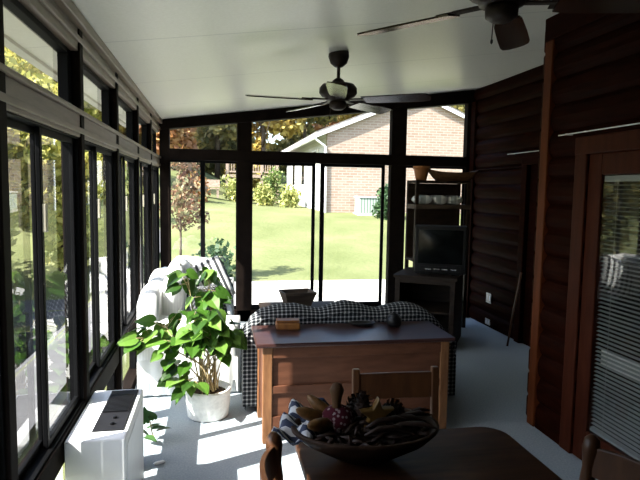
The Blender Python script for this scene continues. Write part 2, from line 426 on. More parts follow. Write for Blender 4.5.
struct(MB().box(XF-.03, XF+.05, YB-.13, YB-.012, 0, cz(XF)-.16).build('trim_42', W_LOG, bevel=.008), 'dark corner board beside the tall shelf')
struct(MB().box(XN-.012, XN+.004, 3.05, YC-.06, 0, .09).build('baseboard_right', W_LOG, bevel=.004), 'dark baseboard under the log wall')
struct(MB().box(-.75, 3.45, YR-.12, YR, 0, 2.95).build('wall_front', W_LOG), 'plain wall behind the viewer')

# near door with blind
d = sroot('door_2', 'red-brown wooden door with a tall blinded glass panel')
m = MB()
for y0, y1, z0, z1 in ((2.905, 3.02, 0, 1.86), (1.95, 2.07, 0, 1.86), (2.07, 2.905, 1.735, 1.86), (2.07, 2.905, 0, .20)):
    m.box(XN+.0, XN+.05, y0, y1, z0, z1)
m.build('door_panel', W_TRIM, d, .006)
m = MB().box(XN-.02, XN+.05, 3.02, 3.13, 0, 1.95).box(XN-.02, XN+.05, 1.85, 1.95, 0, 1.95).box(XN-.024, XN+.05, 1.85, 3.13, 1.86, 1.965)
m.build('door_frame', W_TRIM, d, .006)
MB().quad((XN+.012, 2.07, .20), (XN+.012, 2.905, .20), (XN+.012, 2.905, 1.735), (XN+.012, 2.07, 1.735)).build('pane', M_GLASS2, d)
MB().box(XN+.07, XN+.09, 2.07, 2.905, .60, .70).build('meeting_rail', M_IVORY, d, .003)
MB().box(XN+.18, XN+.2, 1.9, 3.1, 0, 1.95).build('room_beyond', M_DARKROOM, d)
hb = MB().blob((XN-.02, 2.0, .98), .03).build('door_handle', M_SILVER, d, smooth=True)
b = thing('window_blind', 'grey venetian blind of narrow slats inside the red-brown door at right', 'blind', (XN+.034, 2.49, .21))
m = MB(); z = .02
while z < 1.48:
    m.quad((-.010, -.41, z-.003), (-.010, .41, z-.003), (.010, .41, z+.003), (.010, -.41, z+.003)); z += .0245
m.build('slats', M_BLIND, b)
MB().box(-.014, .014, -.412, .412, 1.485, 1.52).build('head_rail', M_BLIND, b, .003)
MB().box(-.012, .012, -.412, .412, -.005, .012).build('bottom_rail', M_BLIND, b, .003)
for y in (-.3, .3): MB().tube([(-.013, y, 0), (-.013, y, 1.5)], .0015, 5).build('ladder_cord', M_BLIND, b)
# far door in the recess
d = sroot('door_3', 'dark wooden door with glass in the far recess')
m = MB()
for y0, y1, z0, z1 in ((5.30, 5.44, 0, 1.92), (4.40, 4.54, 0, 1.92), (4.54, 5.30, 1.78, 1.92), (4.54, 5.30, 0, .25)):
    m.box(XF+.03, XF+.08, y0, y1, z0, z1)
m.build('door_panel', W_LOG, d, .006)
MB().box(XF-.02, XF+.04, 5.44, 5.54, 0, 1.99).box(XF-.02, XF+.04, 4.32, 4.40, 0, 1.99).box(XF-.024, XF+.04, 4.32, 5.54, 1.92, 2.0).build('door_frame', W_LOG, d, .006)
MB().quad((XF+.05, 4.54, .25), (XF+.05, 5.30, .25), (XF+.05, 5.30, 1.78), (XF+.05, 4.54, 1.78)).build('pane', M_GLASS2, d)
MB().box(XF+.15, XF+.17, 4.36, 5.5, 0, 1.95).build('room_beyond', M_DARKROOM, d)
m = MB(); rings = []
for z in (1.44, 1.76):
    rings.append([Vector((XF+.10+.012*math.sin(i*1.9), 4.56+.72*i/30, z)) for i in range(31)])
m.ring_skin(rings, closed=False).build('curtain', M_CURT, d)
# rods over the doors
def rod(x, y0, y1, z, label):
    t = thing('curtain_rod', label, 'rod', (x, (y0+y1)/2, z)); h = (y1-y0)/2
    MB().tube([(-.045, -h, 0), (-.045, h, 0)], .004, 8).build('rod_bar', M_WHITE, t, smooth=True)
    for s in (-1, 1): MB().box(-.05, .0, s*(h-.08)-.005, s*(h-.08)+.005, -.006, .006).build('bracket', M_IVORY, t, .002)
rod(XN-.001, 1.85, 3.27, 1.99, 'thin white rod above the red-brown door with the blind')
rod(XF-.001, 4.3, 5.80, 2.05, 'thin white rod above the dark door in the far recess')
# outlets
for z, lb in ((.36, 'white double wall outlet on the far log wall'), (.07, 'small white floor-level outlet on the far log wall')):
    t = thing('wall_outlet', lb, 'outlet', (XF-.004, 6.16, z))
    h = .06 if z > .2 else .035
    MB().box(-.006, 0, -.06, .06, -h, h).build('plate', M_IVORY, t, .002)
    for s in (-1, 1): MB().box(-.009, -.005, s*.03-.014, s*.03+.014, -h*.5, h*.5).build('socket', M_WHITE, t, .002)

# ------------------------------------------------------------------ ceiling fans
def fan(loc, rz, drop, label):
    zc = cz(loc[0])
    t = thing('ceiling_fan', label, 'ceiling fan', (loc[0], loc[1], zc), rz, 'ceiling fans')
    MB().lathe([(.03, .012), (.072, .006), (.075, -.03), (.06, -.075), (.03, -.10), (.015, -.105)], 24).build('canopy', M_BRONZE, t, smooth=True)
    MB().tube([(0, 0, -.09), (0, 0, -drop+.12)], .0125, 12).build('downrod', M_BRONZE, t, smooth=True)
    z = -drop
    MB().lathe([(.02, z+.14), (.04, z+.125), (.05, z+.105), (.115, z+.095), (.135, z+.07), (.138, z+.035), (.12, z+.012), (.09, z), (.085, z-.02), (.05, z-.024)], 28).build('motor_housing', M_BRONZE, t, smooth=True)
    MB().lathe([(.05, z-.022), (.062, z-.03), (.060, z-.065), (.035, z-.082), (.005, z-.085)], 20).build('switch_housing', M_BRONZE, t, smooth=True)
    ch = MB().tube([(.045, -.03, z-.06), (.05, -.033, z-.13)], .0022, 6); ch.blob((.05, -.033, z-.14), (.006, .006, .012), 1)
    ch.build('pull_chain', M_BRONZE, t)
    for i in range(5):
        A = Matrix.Rotation(2*PI*i/5, 4, 'Z') @ Matrix.Translation((0, 0, z-.012))
        B = A @ Matrix.Rotation(R(-12), 4, 'X')
        ir = MB().box(.08, .20, -.018, .018, -.006, .004, A)
        ir.prism([(.18, -.004), (.26, -.004), (.26, .002), (.18, .002)], -.045, .045, B)
        ir = ir.build('blade_iron', M_BRONZE, t, .003)
        pts = [(.20, -.050), (.24, -.058), (.45, -.066), (.60, -.068), (.645, -.060), (.665, -.035), (.67, 0)]
        pts = pts + [(x, -y) for x, y in reversed(pts[:-1])]
        m = MB(); rings = [[B @ Vector((x, y, zz)) for x, y in pts] for zz in (-.012, -.004)]
        m.ring_skin(rings); m.build('blade', W_FAN, t)
    return t
fan((.878, 4.03), R(185), .32, 'dark bronze ceiling fan with five blades near the far windows')
fan((1.07, 2.03), R(128), .28, 'dark bronze ceiling fan nearest the viewer, cut off at the top')

# ------------------------------------------------------------------ chest in the middle
t = thing('wooden_chest', 'brown panelled wooden chest with dark top standing behind the gingham sofa', 'chest', (.92, 3.68, 0))
x0, x1, y0, y1, H = -.62, .625, -.24, .235, .63
m = MB().box(x0-.045, x1+.035, y0-.02, y1+.0, H, H+.026); m.build('chest_top', W_CHESTTOP, t, .006)
for sx, w in ((x0, .06), (x1-.06, .06)):
    for yy in (y0, y1-.06): MB().box(sx, sx+w, yy, yy+.06, 0, H).build('leg', W_STILE, t, .005)
m = MB().box(x0+.06, x1-.06, y0+.004, y0+.026, .555, H).box(x0+.06, x1-.06, y0+.004, y0+.026, .325, .375)
m.build('rail', W_CHEST, t, .003)
arch = [(x0+.06, .175), (x1-.06, .175), (x1-.06, .06)] + [(x1-.06-.10-.0*i, .06+.055*math.sin(PI/2*min(1, i/3))) for i in range(0, 4)] + [(x0+.16, .06+.055*math.sin(PI/2*min(1, i/3))) for i in range(3, -1, -1)] + [(x0+.06, .06)]
pl = [(x0+.06, .175), (x0+.06, .09), (x0+.10, .09), (x0+.115, .12), (x0+.15, .10), (x0+.40, .115), (x1-.40, .115), (x1-.15, .10), (x1-.115, .12), (x1-.10, .09), (x1-.06, .09), (x1-.06, .175)]
MB().prism(pl, y0+.004, y0+.026).build('bottom_rail', W_CHEST, t, .002)
MB().box(x0+.06, x1-.06, y0+.018, y0+.03, .37, .56).build('upper_panel', W_CHEST, t)
MB().box(x0+.06, x1-.06, y0+.018, y0+.03, .17, .33).build('lower_panel', W_CHEST, t)
for sx in (x0+.008, x1-.026): MB().box(sx, sx+.018, y0+.06, y1-.06, .12, H).build('side_panel', W_CHEST, t)
MB().box(x0+.06, x1-.06, y1-.02, y1-.005, .12, H).build('front_board', W_CHEST, t)
# things on the chest
TOP = H+.026
t = thing('carved_box', 'small amber carved wooden box on the left of the chest', 'box', (.50, 3.80, TOP), R(-4))
MB().box(-.085, .085, -.045, .045, 0, .052).build('box_body', M_AMBER, t, .012)
MB().box(-.08, .08, -.042, .042, .053, .066).build('lid', M_AMBER, t, .006)
t = thing('small_crock', 'small dark round crock on the right of the chest', 'crock', (1.265, 3.78, TOP))
MB().lathe([(.03, 0), (.048, .01), (.056, .035), (.05, .062), (.036, .075), (.040, .082), (.032, .082), (.03, .07), (.001, .06)], 20).build('crock_body', M_BLACK, t, smooth=True)
MB().lathe([(.034, .080), (.03, .088), (.012, .094), (.01, .104), (.001, .106)], 16).build('lid', M_BLACK, t, smooth=True)
t = thing('shallow_dish', 'flat dark dish in the middle of the chest', 'dish', (1.045, 3.83, TOP))
MB().lathe([(.04, 0), (.075, .012), (.085, .022), (.08, .022), (.06, .012), (.001, .009)], 20, sx=1.15, sy=.7).build('dish_bowl', M_BLACK, t, smooth=True)

# ------------------------------------------------------------------ gingham camelback sofa (back to viewer)
crest = [(.20, .60), (.26, .70), (.33, .755), (.45, .785), (.58, .79), (.68, .765), (.76, .748), (.86, .785), (.95, .806), (1.04, .792), (1.12, .760), (1.20, .742), (1.30, .768), (1.40, .782), (1.50, .77), (1.60, .72), (1.70, .63), (1.78, .52), (1.83, .40)]
t = thing('gingham_sofa', 'black and white gingham camelback sofa seen from behind the wooden chest', 'sofa', (1.0, 4.3, 0))
m = MB(); rings = []
for x, z in crest:
    X = x-1.0; prof = []
    for a in range(9):
        th = PI*a/8; prof.append(Vector((X, -.27 - .075*math.cos(th), z-.06+.06*math.sin(th))))
    prof += [Vector((X, -.185, .30)), Vector((X, -.19, .05)), Vector((X, -.345, .05)), Vector((X, -.345, .30))]
    rings.append(prof)
m.ring_skin(rings).build('backrest', M_GING, t, smooth=True)
m = MB(); rings = []
for x, z in crest:
    c = Vector((x-1.0, -.345, z-.075)); rings.append([c+Vector((0, .008*math.cos(2*PI*i/6), .008*math.sin(2*PI*i/6))) for i in range(6)])
m.ring_skin(rings).build('piping', M_GING, t, smooth=True)
for sx, o in ((-.715, -1), (.80, 1)):
    rings = []
    for y in (-.30, -.24, .36, .42):
        rr = .075 if -.25 < y < .4 else .06
        arc = [Vector((sx+rr*math.cos(R(a)), y, .43+rr*math.sin(R(a)))) for a in range(-30, 211, 30)]
        rings.append(arc + [Vector((sx-.055, y, .30)), Vector((sx-.055, y, .03)), Vector((sx+.055, y, .03)), Vector((sx+.055, y, .30))])
    MB().ring_skin(rings).build('arm', M_GING, t, smooth=False)
MB().box(-.68, .73, -.19, .40, .06, .30).build('seat_base', M_GING, t, .01)
for cx in (-.335, .385): MB().box(cx-.345, cx+.345, -.17, .42, .31, .44).build('seat_cushion', M_GING, t, .04, seg=3)
m = MB(); rings = []
for z in (.02, .12, .30):
    n = 30; rings.append([Vector((-.777-.008*math.sin(i*1.6)*(1-z*2), -.34+.74*i/n, z)) for i in range(n+1)])
m.ring_skin(rings, closed=False); m.build('skirt', M_GING, t)

# ------------------------------------------------------------------ white settee along the left wall
t = thing('white_settee', 'white slipcovered settee in the corner along the left windows', 'sofa', (-.2, 5.1, 0))
def arm(y, zt, nm='arm'):
    rings = []
    for x in (-.36, -.30, .33, .40):
        k2 = 1 if -.31 < x < .3 else .85
        arc = [Vector((x, y+.10*k2*math.cos(R(a)), zt-.10+.10*k2*math.sin(R(a)))) for a in range(-20, 201, 20)]
        rings.append(arc + [Vector((x, y-.08, .25)), Vector((x, y-.09, .02)), Vector((x, y+.09, .02)), Vector((x, y+.08, .25))])
    return MB().ring_skin(rings).build(nm, M_COTTON, t, smooth=True)
arm(-.65, .625); arm(.82, .70)
MB().box(-.30, .36, -.57, .73, .03, .30).build('seat_base', M_COTTON, t, .012)
for cy in (-.245, .405): MB().box(-.20, .37, cy-.315, cy+.315, .305, .43).build('seat_cushion', M_COTTON, t, .045, seg=3)
rings = []
for i in range(17):
    y = -.72+1.60*i/16; zt = .80+.05*math.sin(PI*i/16)+.02*math.sin(PI*i/8*2)
    arc = [Vector((-.30+.08*math.cos(R(a)), y, zt-.08+.08*math.sin(R(a)))) for a in range(0, 181, 20)]
    rings.append(arc + [Vector((-.385, y, .25)), Vector((-.385, y, .03)), Vector((-.23, y, .03)), Vector((-.22, y, .3))])
MB().ring_skin(rings).build('backrest', M_COTTON, t, smooth=True)
def puff(m, c, s, M=None, n=14, e=.62):
    rows = []
    for sgn in (1, -1):
        g = []
        for i in range(n+1):
            row = []
            for j in range(n+1):
                u = 2*i/n-1; v = 2*j/n-1
                h = (max(0, (1-u**4))*max(0, (1-v**4)))**e
                pin = 1 - .10*(u*u*v*v) - .06*((1-abs(u))*abs(v)**3 + (1-abs(v))*abs(u)**3)
                p = Vector((u*s[0]*pin, sgn*h*s[1], v*s[2]*pin))
                row.append(m.bm.verts.new(M @ p if M else p))
            g.append(row)
        for i in range(n):
            for j in range(n):
                m.bm.faces.new((g[i][j], g[i+1][j], g[i+1][j+1], g[i][j+1]))
    bmesh.ops.remove_doubles(m.bm, verts=m.bm.verts, dist=.0005)
    return m
for y, z in ((-.22, .0), (.42, .05)):
    m = puff(MB(), None, (.30, .11, .25), Matrix.Translation((-.155, y, .66+z)) @ Matrix.Rotation(R(90), 4, 'Z') @ Matrix.Rotation(R(10), 4, 'X'))
    m.build('back_cushion', M_COTTON, t, smooth=True)
m = MB(); rings = []
for z in (.02, .1, .30):
    n = 40; rings.append([Vector((-.37+.75*i/n, -.742-.010*math.sin(i*1.1)*(1-z*2.5), z)) for i in range(n+1)])
m.ring_skin(rings, closed=False).build('skirt', M_COTTON2, t, smooth=True)
# loose cushions
def pillow(name, label, mat, loc, rot, s):
    o = puff(MB(), None, s).build(name, mat, None, smooth=True); o.location = loc; o.rotation_euler = rot
    return tag(o, label, 'cushion', 'cushions on the white settee')
pillow('striped_cushion', 'dark grey striped cushion leaning on the far arm of the white settee', M_STRIPE, (-.085, 5.60, .675), (R(-24), R(-24), R(4)), (.25, .085, .24))
pillow('white_cushion', 'plain white cushion behind the striped cushion on the white settee', M_COTTON2, (-.21, 5.76, .70), (R(-10), R(6), R(4)), (.21, .07, .24))
pillow('checked_cushion', 'black and white checked cushion at the near end of the white settee', M_GING, (-.05, 4.74, .63), (R(-18), 0, R(50)), (.20, .08, .19))
# ------------------------------------------------------------------ potted plant
PX, PY = -.045, 3.97
t = thing('potted_plant', 'leafy green houseplant in a white woven pot on the sunny carpet', 'plant', (PX, PY, 0))
MB().lathe([(.135, 0), (.145, .01), (.155, .10), (.158, .185), (.163, .19), (.160, .205), (.148, .205), (.145, .17), (.001, .168)], 32).build('pot', M_POT, t, smooth=True)
MB().lathe([(.146, .165), (.10, .178), (.05, .182), (.001, .184)], 20).build('soil', M_SOIL, t, smooth=True)
def leaf(m, base, d, up_, L, W):
    d = Vector(d).normalized(); side = d.cross(Vector(up_)).normalized(); nn = side.cross(d)
    prof = [(-.10, .30), (-.06, .62), (.12, .98), (.34, 1.0), (.58, .74), (.80, .36), (1.0, 0)]
    mid = []; lf = []; rg = []
    for u, w in prof:
        droop = -.18*L*max(u, 0)**2
        c = Vector(base) + d*(u if u > 0 else 0)*L + nn*droop
        e = Vector(base) + d*u*L + nn*(droop+.10*W*w)
        mid.append(m.bm.verts.new(c)); lf.append(m.bm.verts.new(e+side*W*w*.5)); rg.append(m.bm.verts.new(e-side*W*w*.5))
    for i in range(len(prof)-1):
        try:
            m.bm.faces.new((mid[i], lf[i], lf[i+1], mid[i+1])); m.bm.faces.new((rg[i], mid[i], mid[i+1], rg[i+1]))
        except ValueError: pass
rnd = random.Random(11)
# stem tips: (dx, dy, z, spread, leaves)
tips = [(-.14, .05, .98, .07, 6), (.0, .12, 1.0, .06, 5), (-.415, -.05, .60, .085, 9), (-.30, .02, .66, .10, 6), (-.22, -.06, .56, .10, 6), (-.14, .0, .72, .10, 7), (-.03, .08, .90, .09, 7), (.03, .05, .80, .09, 6),
        (.02, -.04, .64, .12, 10), (.10, .02, .66, .12, 9), (.0, .06, .56, .12, 9), (-.12, -.02, .58, .10, 8), (.16, .03, .54, .09, 6), (.17, .0, .58, .06, 4),
        (-.17, -.08, .38, .09, 8), (-.13, -.12, .30, .07, 6), (.14, -.04, .47, .06, 3), (.03, -.08, .60, .10, 9), (-.05, -.06, .66, .10, 8), (.05, -.06, .74, .08, 6)]
st = MB(); lv = MB()
for dx, dy, z, sp, n in tips:
    a = rnd.uniform(0, 2*PI); b0 = Vector((.05*math.cos(a), .05*math.sin(a), .175))
    p3 = Vector((dx, dy, z)); p1 = b0 + Vector((dx*.15, dy*.15, (z-.17)*.45)); p2 = b0.lerp(p3, .65) + Vector((0, 0, .06))
    st.tube([b0, p1, p2, p3], [.007, .006, .0045, .003], 6)
    for i in range(n+2):
        q = p3 + Vector((rnd.uniform(-1, 1)*sp, rnd.uniform(-1, 1)*sp*.8, rnd.uniform(-1, .7)*sp))
        d = Vector((q.x-p2.x + rnd.uniform(-.1, .1), q.y-p2.y-.05+rnd.uniform(-.1, .1), rnd.uniform(-.14, .02)))
        if d.length < .01: d = Vector((1, 0, -.3))
        st.tube([p2.lerp(p3, rnd.uniform(.4, 1)), q], .002, 4)
        L = rnd.uniform(.09, .14)
        leaf(lv, q, d, (rnd.uniform(-.5, .5), rnd.uniform(-1.0, .1), 1), L, L*rnd.uniform(.72, .9))
for i in range(14):   # bare twigs at the base
    a = rnd.uniform(0, 2*PI); r0 = rnd.uniform(.01, .09)
    b0 = Vector((r0*math.cos(a), r0*math.sin(a), .175)); st.tube([b0, b0+Vector((rnd.uniform(-.08, .08), rnd.uniform(-.05, .05), rnd.uniform(.10, .24)))], [.006, .004], 6)
st.build('stems', M_STEM, t, smooth=True); lv.build('foliage', M_LEAF, t)
# sprig on the floor
t = thing('leaf_sprig', 'dark green leaf sprig lying on the carpet beside the white heater', 'sprig', (-.395, 3.60, .0))
m = MB(); rs = random.Random(3)
for i in range(7): leaf(m, (rs.uniform(-.04, .03), rs.uniform(-.04, .04), .03+.016*i), (rs.uniform(-1, 1), rs.uniform(-1, .6), rs.uniform(-.1, .6)), (0, 0, 1),   .105, .062)
m.build('foliage', M_SPRIG, t)
MB().tube([(.02, .0, .004), (.0, .01, .05), (-.01, 0, .13)], .004, 6).build('stems', M_STEM, t)
m = puff(MB(), None, (.035, .008, .016), Matrix.Rotation(R(75), 4, 'X'), 8).build('paper_scrap', M_COTTON2); m.location = (-.32, 3.28, .009); m.rotation_euler = (0, 0, R(25))
tag(m, 'small crumpled white scrap on the carpet near the heater', 'scrap')

# ------------------------------------------------------------------ heater
t = thing('room_heater', 'white boxy room heater with a black top grille under the left sill', 'heater', (-.472, 2.76, 0))
MB().box(-.150, .097, -.34, .27, .03, .55).build('cabinet', M_WHITE, t, .008)
MB().box(-.13, .087, -.32, .25, 0, .03).build('plinth', M_GRILL, t)
g = MB().box(-.055, .078, -.26, .24, .548, .556).build('top_grille', M_GRILL, t, .002)
m = MB()
for i in range(14): m.box(-.045, .068, -.06+i*.016, -.052+i*.016, .556, .565)
m.build('louvre', M_BLACK, g)
for y in (-.20, -.13): MB().lathe([(.010, .556), (.010, .566), (.001, .568)], 12, Matrix.Translation((.02, y, 0))).build('control_knob', M_BLACK, g)
MB().box(.097, .100, -.30, .23, .08, .50).build('side_panel', M_WHITE, t, .001)

t = thing('folded_blankets', 'blue-grey folded blankets stacked between heater and white settee', 'blankets', (-.535, 3.24, 0))
z = 0
for i in range(5):
    MB().box(-.075+.006*i, .06-.004*i, -.09, .10-.008*i, z, z+.078).build('blanket', M_BLANKET, t, .03, seg=3); z += .079

# ------------------------------------------------------------------ dining table and chairs
TX0, TX1, TY0, TY1, TZ = .275, 1.05, .35, 1.88, .75
t = thing('dining_table', 'dark brown wooden dining table with rounded corners holding the bowl', 'table', ((TX0+TX1)/2, (TY0+TY1)/2, 0))
hw, hl = (TX1-TX0)/2, (TY1-TY0)/2
pts = []
for cx, cy, a0, rr in ((hw, hl, 0, .09), (-hw, hl, 90, .03), (-hw, -hl, 180, .09), (hw, -hl, 270, .09)):
    ox = cx-math.copysign(rr, cx); oy = cy-math.copysign(rr, cy)
    for a in range(0, 91, 15): pts.append((ox+rr*math.cos(R(a0+a)), oy+rr*math.sin(R(a0+a))))
m = MB().ring_skin([[Vector((x, y, z)) for x, y in pts] for z in (TZ-.03, TZ)]); m.build('tabletop', W_TABLE, t, .006)
m = MB().box(-hw+.08, hw-.08, -hl+.07, -hl+.09, TZ-.12, TZ-.03).box(-hw+.08, hw-.08, hl-.09, hl-.07, TZ-.12, TZ-.03)
m.box(-hw+.07, -hw+.09, -hl+.08, hl-.08, TZ-.12, TZ-.03).box(hw-.09, hw-.07, -hl+.08, hl-.08, TZ-.12, TZ-.03); m.build('apron', W_TABLE, t)
legp = [(.018, 0), (.024, .03), (.020, .06), (.03, .20), (.026, .40), (.034, .50), (.026, .53), (.036, .56), (.036, .72)]
for sx in (-1, 1):
    for sy in (-1, 1): MB().lathe(legp, 14, Matrix.Translation((sx*(hw-.09), sy*(hl-.09), 0))).build('leg', W_TABLE, t, smooth=True)

postp = [(.014, 0), (.019, .06), (.016, .10), (.020, .30), (.022, .44), (.018, .50), (.021, .60), (.018, .66), (.022, .76), (.019, .80), (.022, .83), (.026, .86), (.022, .885), (.008, .90)]
def make_chair(label, turned=True):
    t = thing('dining_chair', label, 'chair', (0, 0, 0), 0, 'chairs around the dining table')
    w = .19
    for s in (-1, 1):
        M = Matrix.Translation((s*w, -.19, 0)) @ Matrix.Rotation(R(4), 4, 'X')
        if turned: MB().lathe(postp, 12, M).build('rear_post', W_CHAIR, t, smooth=True)
        else: MB().box(-.017, .017, -.015, .015, 0, .80, M).build('rear_post', W_CHAIR, t, .005)
        MB().lathe([(.014, 0), (.019, .08), (.016, .14), (.022, .30), (.018, .40), (.020, .43)], 12, Matrix.Translation((s*w*1.05, .19, 0))).build('leg', W_CHAIR, t, smooth=True)
    MB().box(-.21, .21, -.20, .21, .425, .455).build('seat', W_CHAIR, t, .012)
    def slat(z0, z1, arch, nm):
        yy = -.19-z0*math.tan(R(4))*-1*-1
        yy = -.19 - z0*.07
        rings = []
        for i in range(13):
            u = -1+2*i/12; x = u*(w-.008); c = (-.05 if turned else -.004)*(1-u*u); top = z1 + arch*(1-u*u)
            rings.append([Vector((x, yy+c-.008, z0)), Vector((x, yy+c+.008, z0)), Vector((x, yy+c+.008-(z1-z0)*.07, top)), Vector((x, yy+c-.008-(z1-z0)*.07, top))])
        MB().ring_skin(rings).build(nm, W_CHAIR, t, .003)
    if turned: slat(.775, .862, .018, 'crest_rail'); slat(.57, .63, .01, 'back_slat')
    else:
        slat(.655, .775, 0, 'crest_rail'); slat(.50, .55, 0, 'back_slat')
        MB().box(-.022, .022, -.243, -.229, .55, .655).build('back_splat', W_CHAIR, t, .002)
    for yy, z in ((-.2, .20), (.19, .17)): MB().tube([(-w, yy, z), (w, yy, z)], .010, 8).build('stretcher', W_CHAIR, t, smooth=True)
    for s in (-1, 1): MB().tube([(s*w, -.2, .24), (s*w*1.05, .19, .22)], .010, 8).build('stretcher', W_CHAIR, t, smooth=True)
    return t
c1 = make_chair('wooden square-backed chair at the far end of the table before the chest', False)
c1.location = (.825, 2.20, 0); c1.rotation_euler = (0, 0, R(178))
c2 = make_chair('wooden chair at the table left side, only its rounded back post showing')
c2.location = (.425, 1.42, 0); c2.rotation_euler = (0, 0, R(-90))
c3 = copy_tree(c2); c3['label'] = 'wooden chair with turned finial post at the lower right near the blinded door'
c3.location = (.87, 1.26, 0); c3.rotation_euler = (0, 0, R(90))

# ------------------------------------------------------------------ bowl of autumn pieces
BX, BY, BZ = .482, 1.70, TZ
t = thing('dough_bowl', 'long dark wooden dough bowl of autumn pieces on the dining table', 'bowl', (BX, BY, BZ), R(-4))
MB().lathe([(.30, .0), (.34, .004), (.55, .03), (.85, .07), (1.0, .105), (1.0, .115), (.95, .115), (.82, .085), (.5, .04), (.001, .025)], 40, sx=.242, sy=.165).build('bowl_body', W_BOWL, t, smooth=True)
def place(o, loc, rot=(0, 0, 0)): o.location = (BX+loc[0], BY+loc[1], BZ+loc[2]); o.rotation_euler = rot; return o
def put(name, label, cat, group, loc, rot):
    o = thing(name, label, cat, (0, 0, 0), 0, group); return place(o, loc, rot)
cobs = [((-.17, .02, .145), (0, R(-62), R(20)), 'outermost dried corn cob at the left rim of the bowl'), ((-.13, .05, .15), (0, R(-50), R(-20)), 'dried corn cob between the outer cob and the bandana bundle'), ((-.15, -.03, .135), (0, R(-75), R(40)), 'dried corn cob lying lowest along the left rim')]
c0 = None
for loc, rot, lb in cobs:
    if c0 is None:
        c0 = put('corn_cob', lb, 'corn', 'dried corn cobs', loc, rot)
        MB().lathe([(.008, -.06), (.019, -.05), (.022, -.01), (.019, .035), (.010, .062), (.002, .07)], 14).build('kernels', M_COB, c0, smooth=True)
        m = MB()
        for i in range(4): leaf(m, (0, 0, -.05), (math.cos(i*1.6)*.5, math.sin(i*1.6)*.5, -1), (math.sin(i), 1, .2), .06, .025)
        m.build('husk', M_HUSK, c0)
    else:
        o = copy_tree(c0); o['label'] = lb; place(o, loc, rot)
t = put('bandana_bundle', 'maroon dotted bandana bundle tied at its top in the bowl', 'bundle', None, (-.095, .01, .135), (0, 0, 0))
MB().blob((0, 0, .0), (.055, .05, .045), 3, .25).build('cloth', M_BANDANA, t, smooth=True)
MB().lathe([(.02, .03), (.014, .05), (.018, .075), (.024, .095), (.014, .115), (.002, .12)], 12).build('tied_top', M_HUSK, t, smooth=True)
t = put('star_gourd', 'golden star-shaped wooden piece standing up in the bowl', 'ornament', None, (.03, -.02, .155), (R(12), 0, R(5)))
pts = []
for i in range(10):
    r = .062 if i % 2 == 0 else .028; a = PI/2+i*PI/5; pts.append((r*math.cos(a), r*math.sin(a)))
MB().prism(pts, -.011, .011).build('star_body', M_GOURD, t, .004)
pc = None
for i, (loc, rot, lb) in enumerate((((-.02, .06, .15), (R(20), R(30), 0), 'dark pine cone behind the golden star'), ((.10, .05, .135), (R(70), 0, R(40)), 'dark pine cone on the right beyond the golden star'), ((-.01, .01, .175), (R(-20), R(10), 0), 'dark pine cone on top beside the bandana bundle'))):
    if pc is None:
        pc = put('pine_cone', lb, 'pine cone', 'pine cones in the bowl', loc, rot); m = MB()
        m.lathe([(.012, -.035), (.026, -.015), (.024, .01), (.010, .04), (.001, .045)], 10)
        for q in range(7):
            for a in range(8):
                an = a*PI/4+q*.4; zz = -.03+q*.011; rr = .032*math.sin(PI*(q+1.5)/9)
                m.quad((rr*.6*math.cos(an-.3), rr*.6*math.sin(an-.3), zz), (rr*.6*math.cos(an+.3), rr*.6*math.sin(an+.3), zz), (rr*1.25*math.cos(an+.22), rr*1.25*math.sin(an+.22), zz+.010), (rr*1.25*math.cos(an-.22), rr*1.25*math.sin(an-.22), zz+.010))
        m.build('scales', M_PINE, pc)
    else:
        o = copy_tree(pc); o['label'] = lb; place(o, loc, rot)
m = MB()
rs = random.Random(5)
for i in range(120):
    a = rs.uniform(0, 2*PI); r = math.sqrt(rs.random())*.82; p = Vector((.255*r*math.cos(a), .165*r*math.sin(a), .065+.045*(1-r)+rs.uniform(0, .03)))
    d = Vector((rs.uniform(-1, 1), rs.uniform(-.6, .6), rs.uniform(-.2, .2))).normalized()*rs.uniform(.015, .045)
    m.tube([p-d, p+Vector((0, 0, .006)), p+d], [.003, .008, .003], 5)
o = m.build('potpourri', M_POD, smooth=True); place(o, (0, 0, 0)); tag(o, 'dark dried pods and chips filling the wooden dough bowl', 'potpourri', kind='stuff')
px = [(.06, -.05, .14, 8), (.12, -.02, .13, -6), (.16, .0, .13, 14), (.05, -.08, .125, 2), (.14, -.06, .125, -12), (.18, .03, .125, 30)]
lbs = ['long dark pod lying just right of the golden star', 'long dark pod second from the golden star', 'long dark pod pointing to the right rim', 'frontmost long dark pod on the near rim of the bowl', 'long dark pod near the right end of the near rim', 'long dark pod at the right far rim of the bowl']
for (x, y, z, a), lb in zip(px, lbs):
    m = MB().tube([(-.075, 0, -.01), (-.03, .008, .004), (.03, .006, .006), (.075, -.004, -.004)], [.004, .009, .009, .003], 7)
    o = m.build('bean_pod', M_POD, smooth=True); place(o, (x, y, z), (0, 0, R(a))); tag(o, lb, 'pod', 'long pods in the bowl')
m = MB(); rings = []
for j in range(9):
    v = j/8
    rings.append([Vector((-.10+.19*i/14, .07-.14*v, .018*math.sin(i*1.1+j*.7)+.02*math.sin(j*1.2)-.05*(v-.4)**2)) for i in range(15)])
m.ring_skin(rings, closed=False); o = m.build('striped_napkin', M_NAPKIN, smooth=True); sm = o.modifiers.new('solid', 'SOLIDIFY'); sm.thickness = .004
place(o, (-.205, .045, .125), (R(-8), R(-14), R(60))); tag(o, 'blue and white striped napkin spilling over the left rim of the bowl', 'napkin')

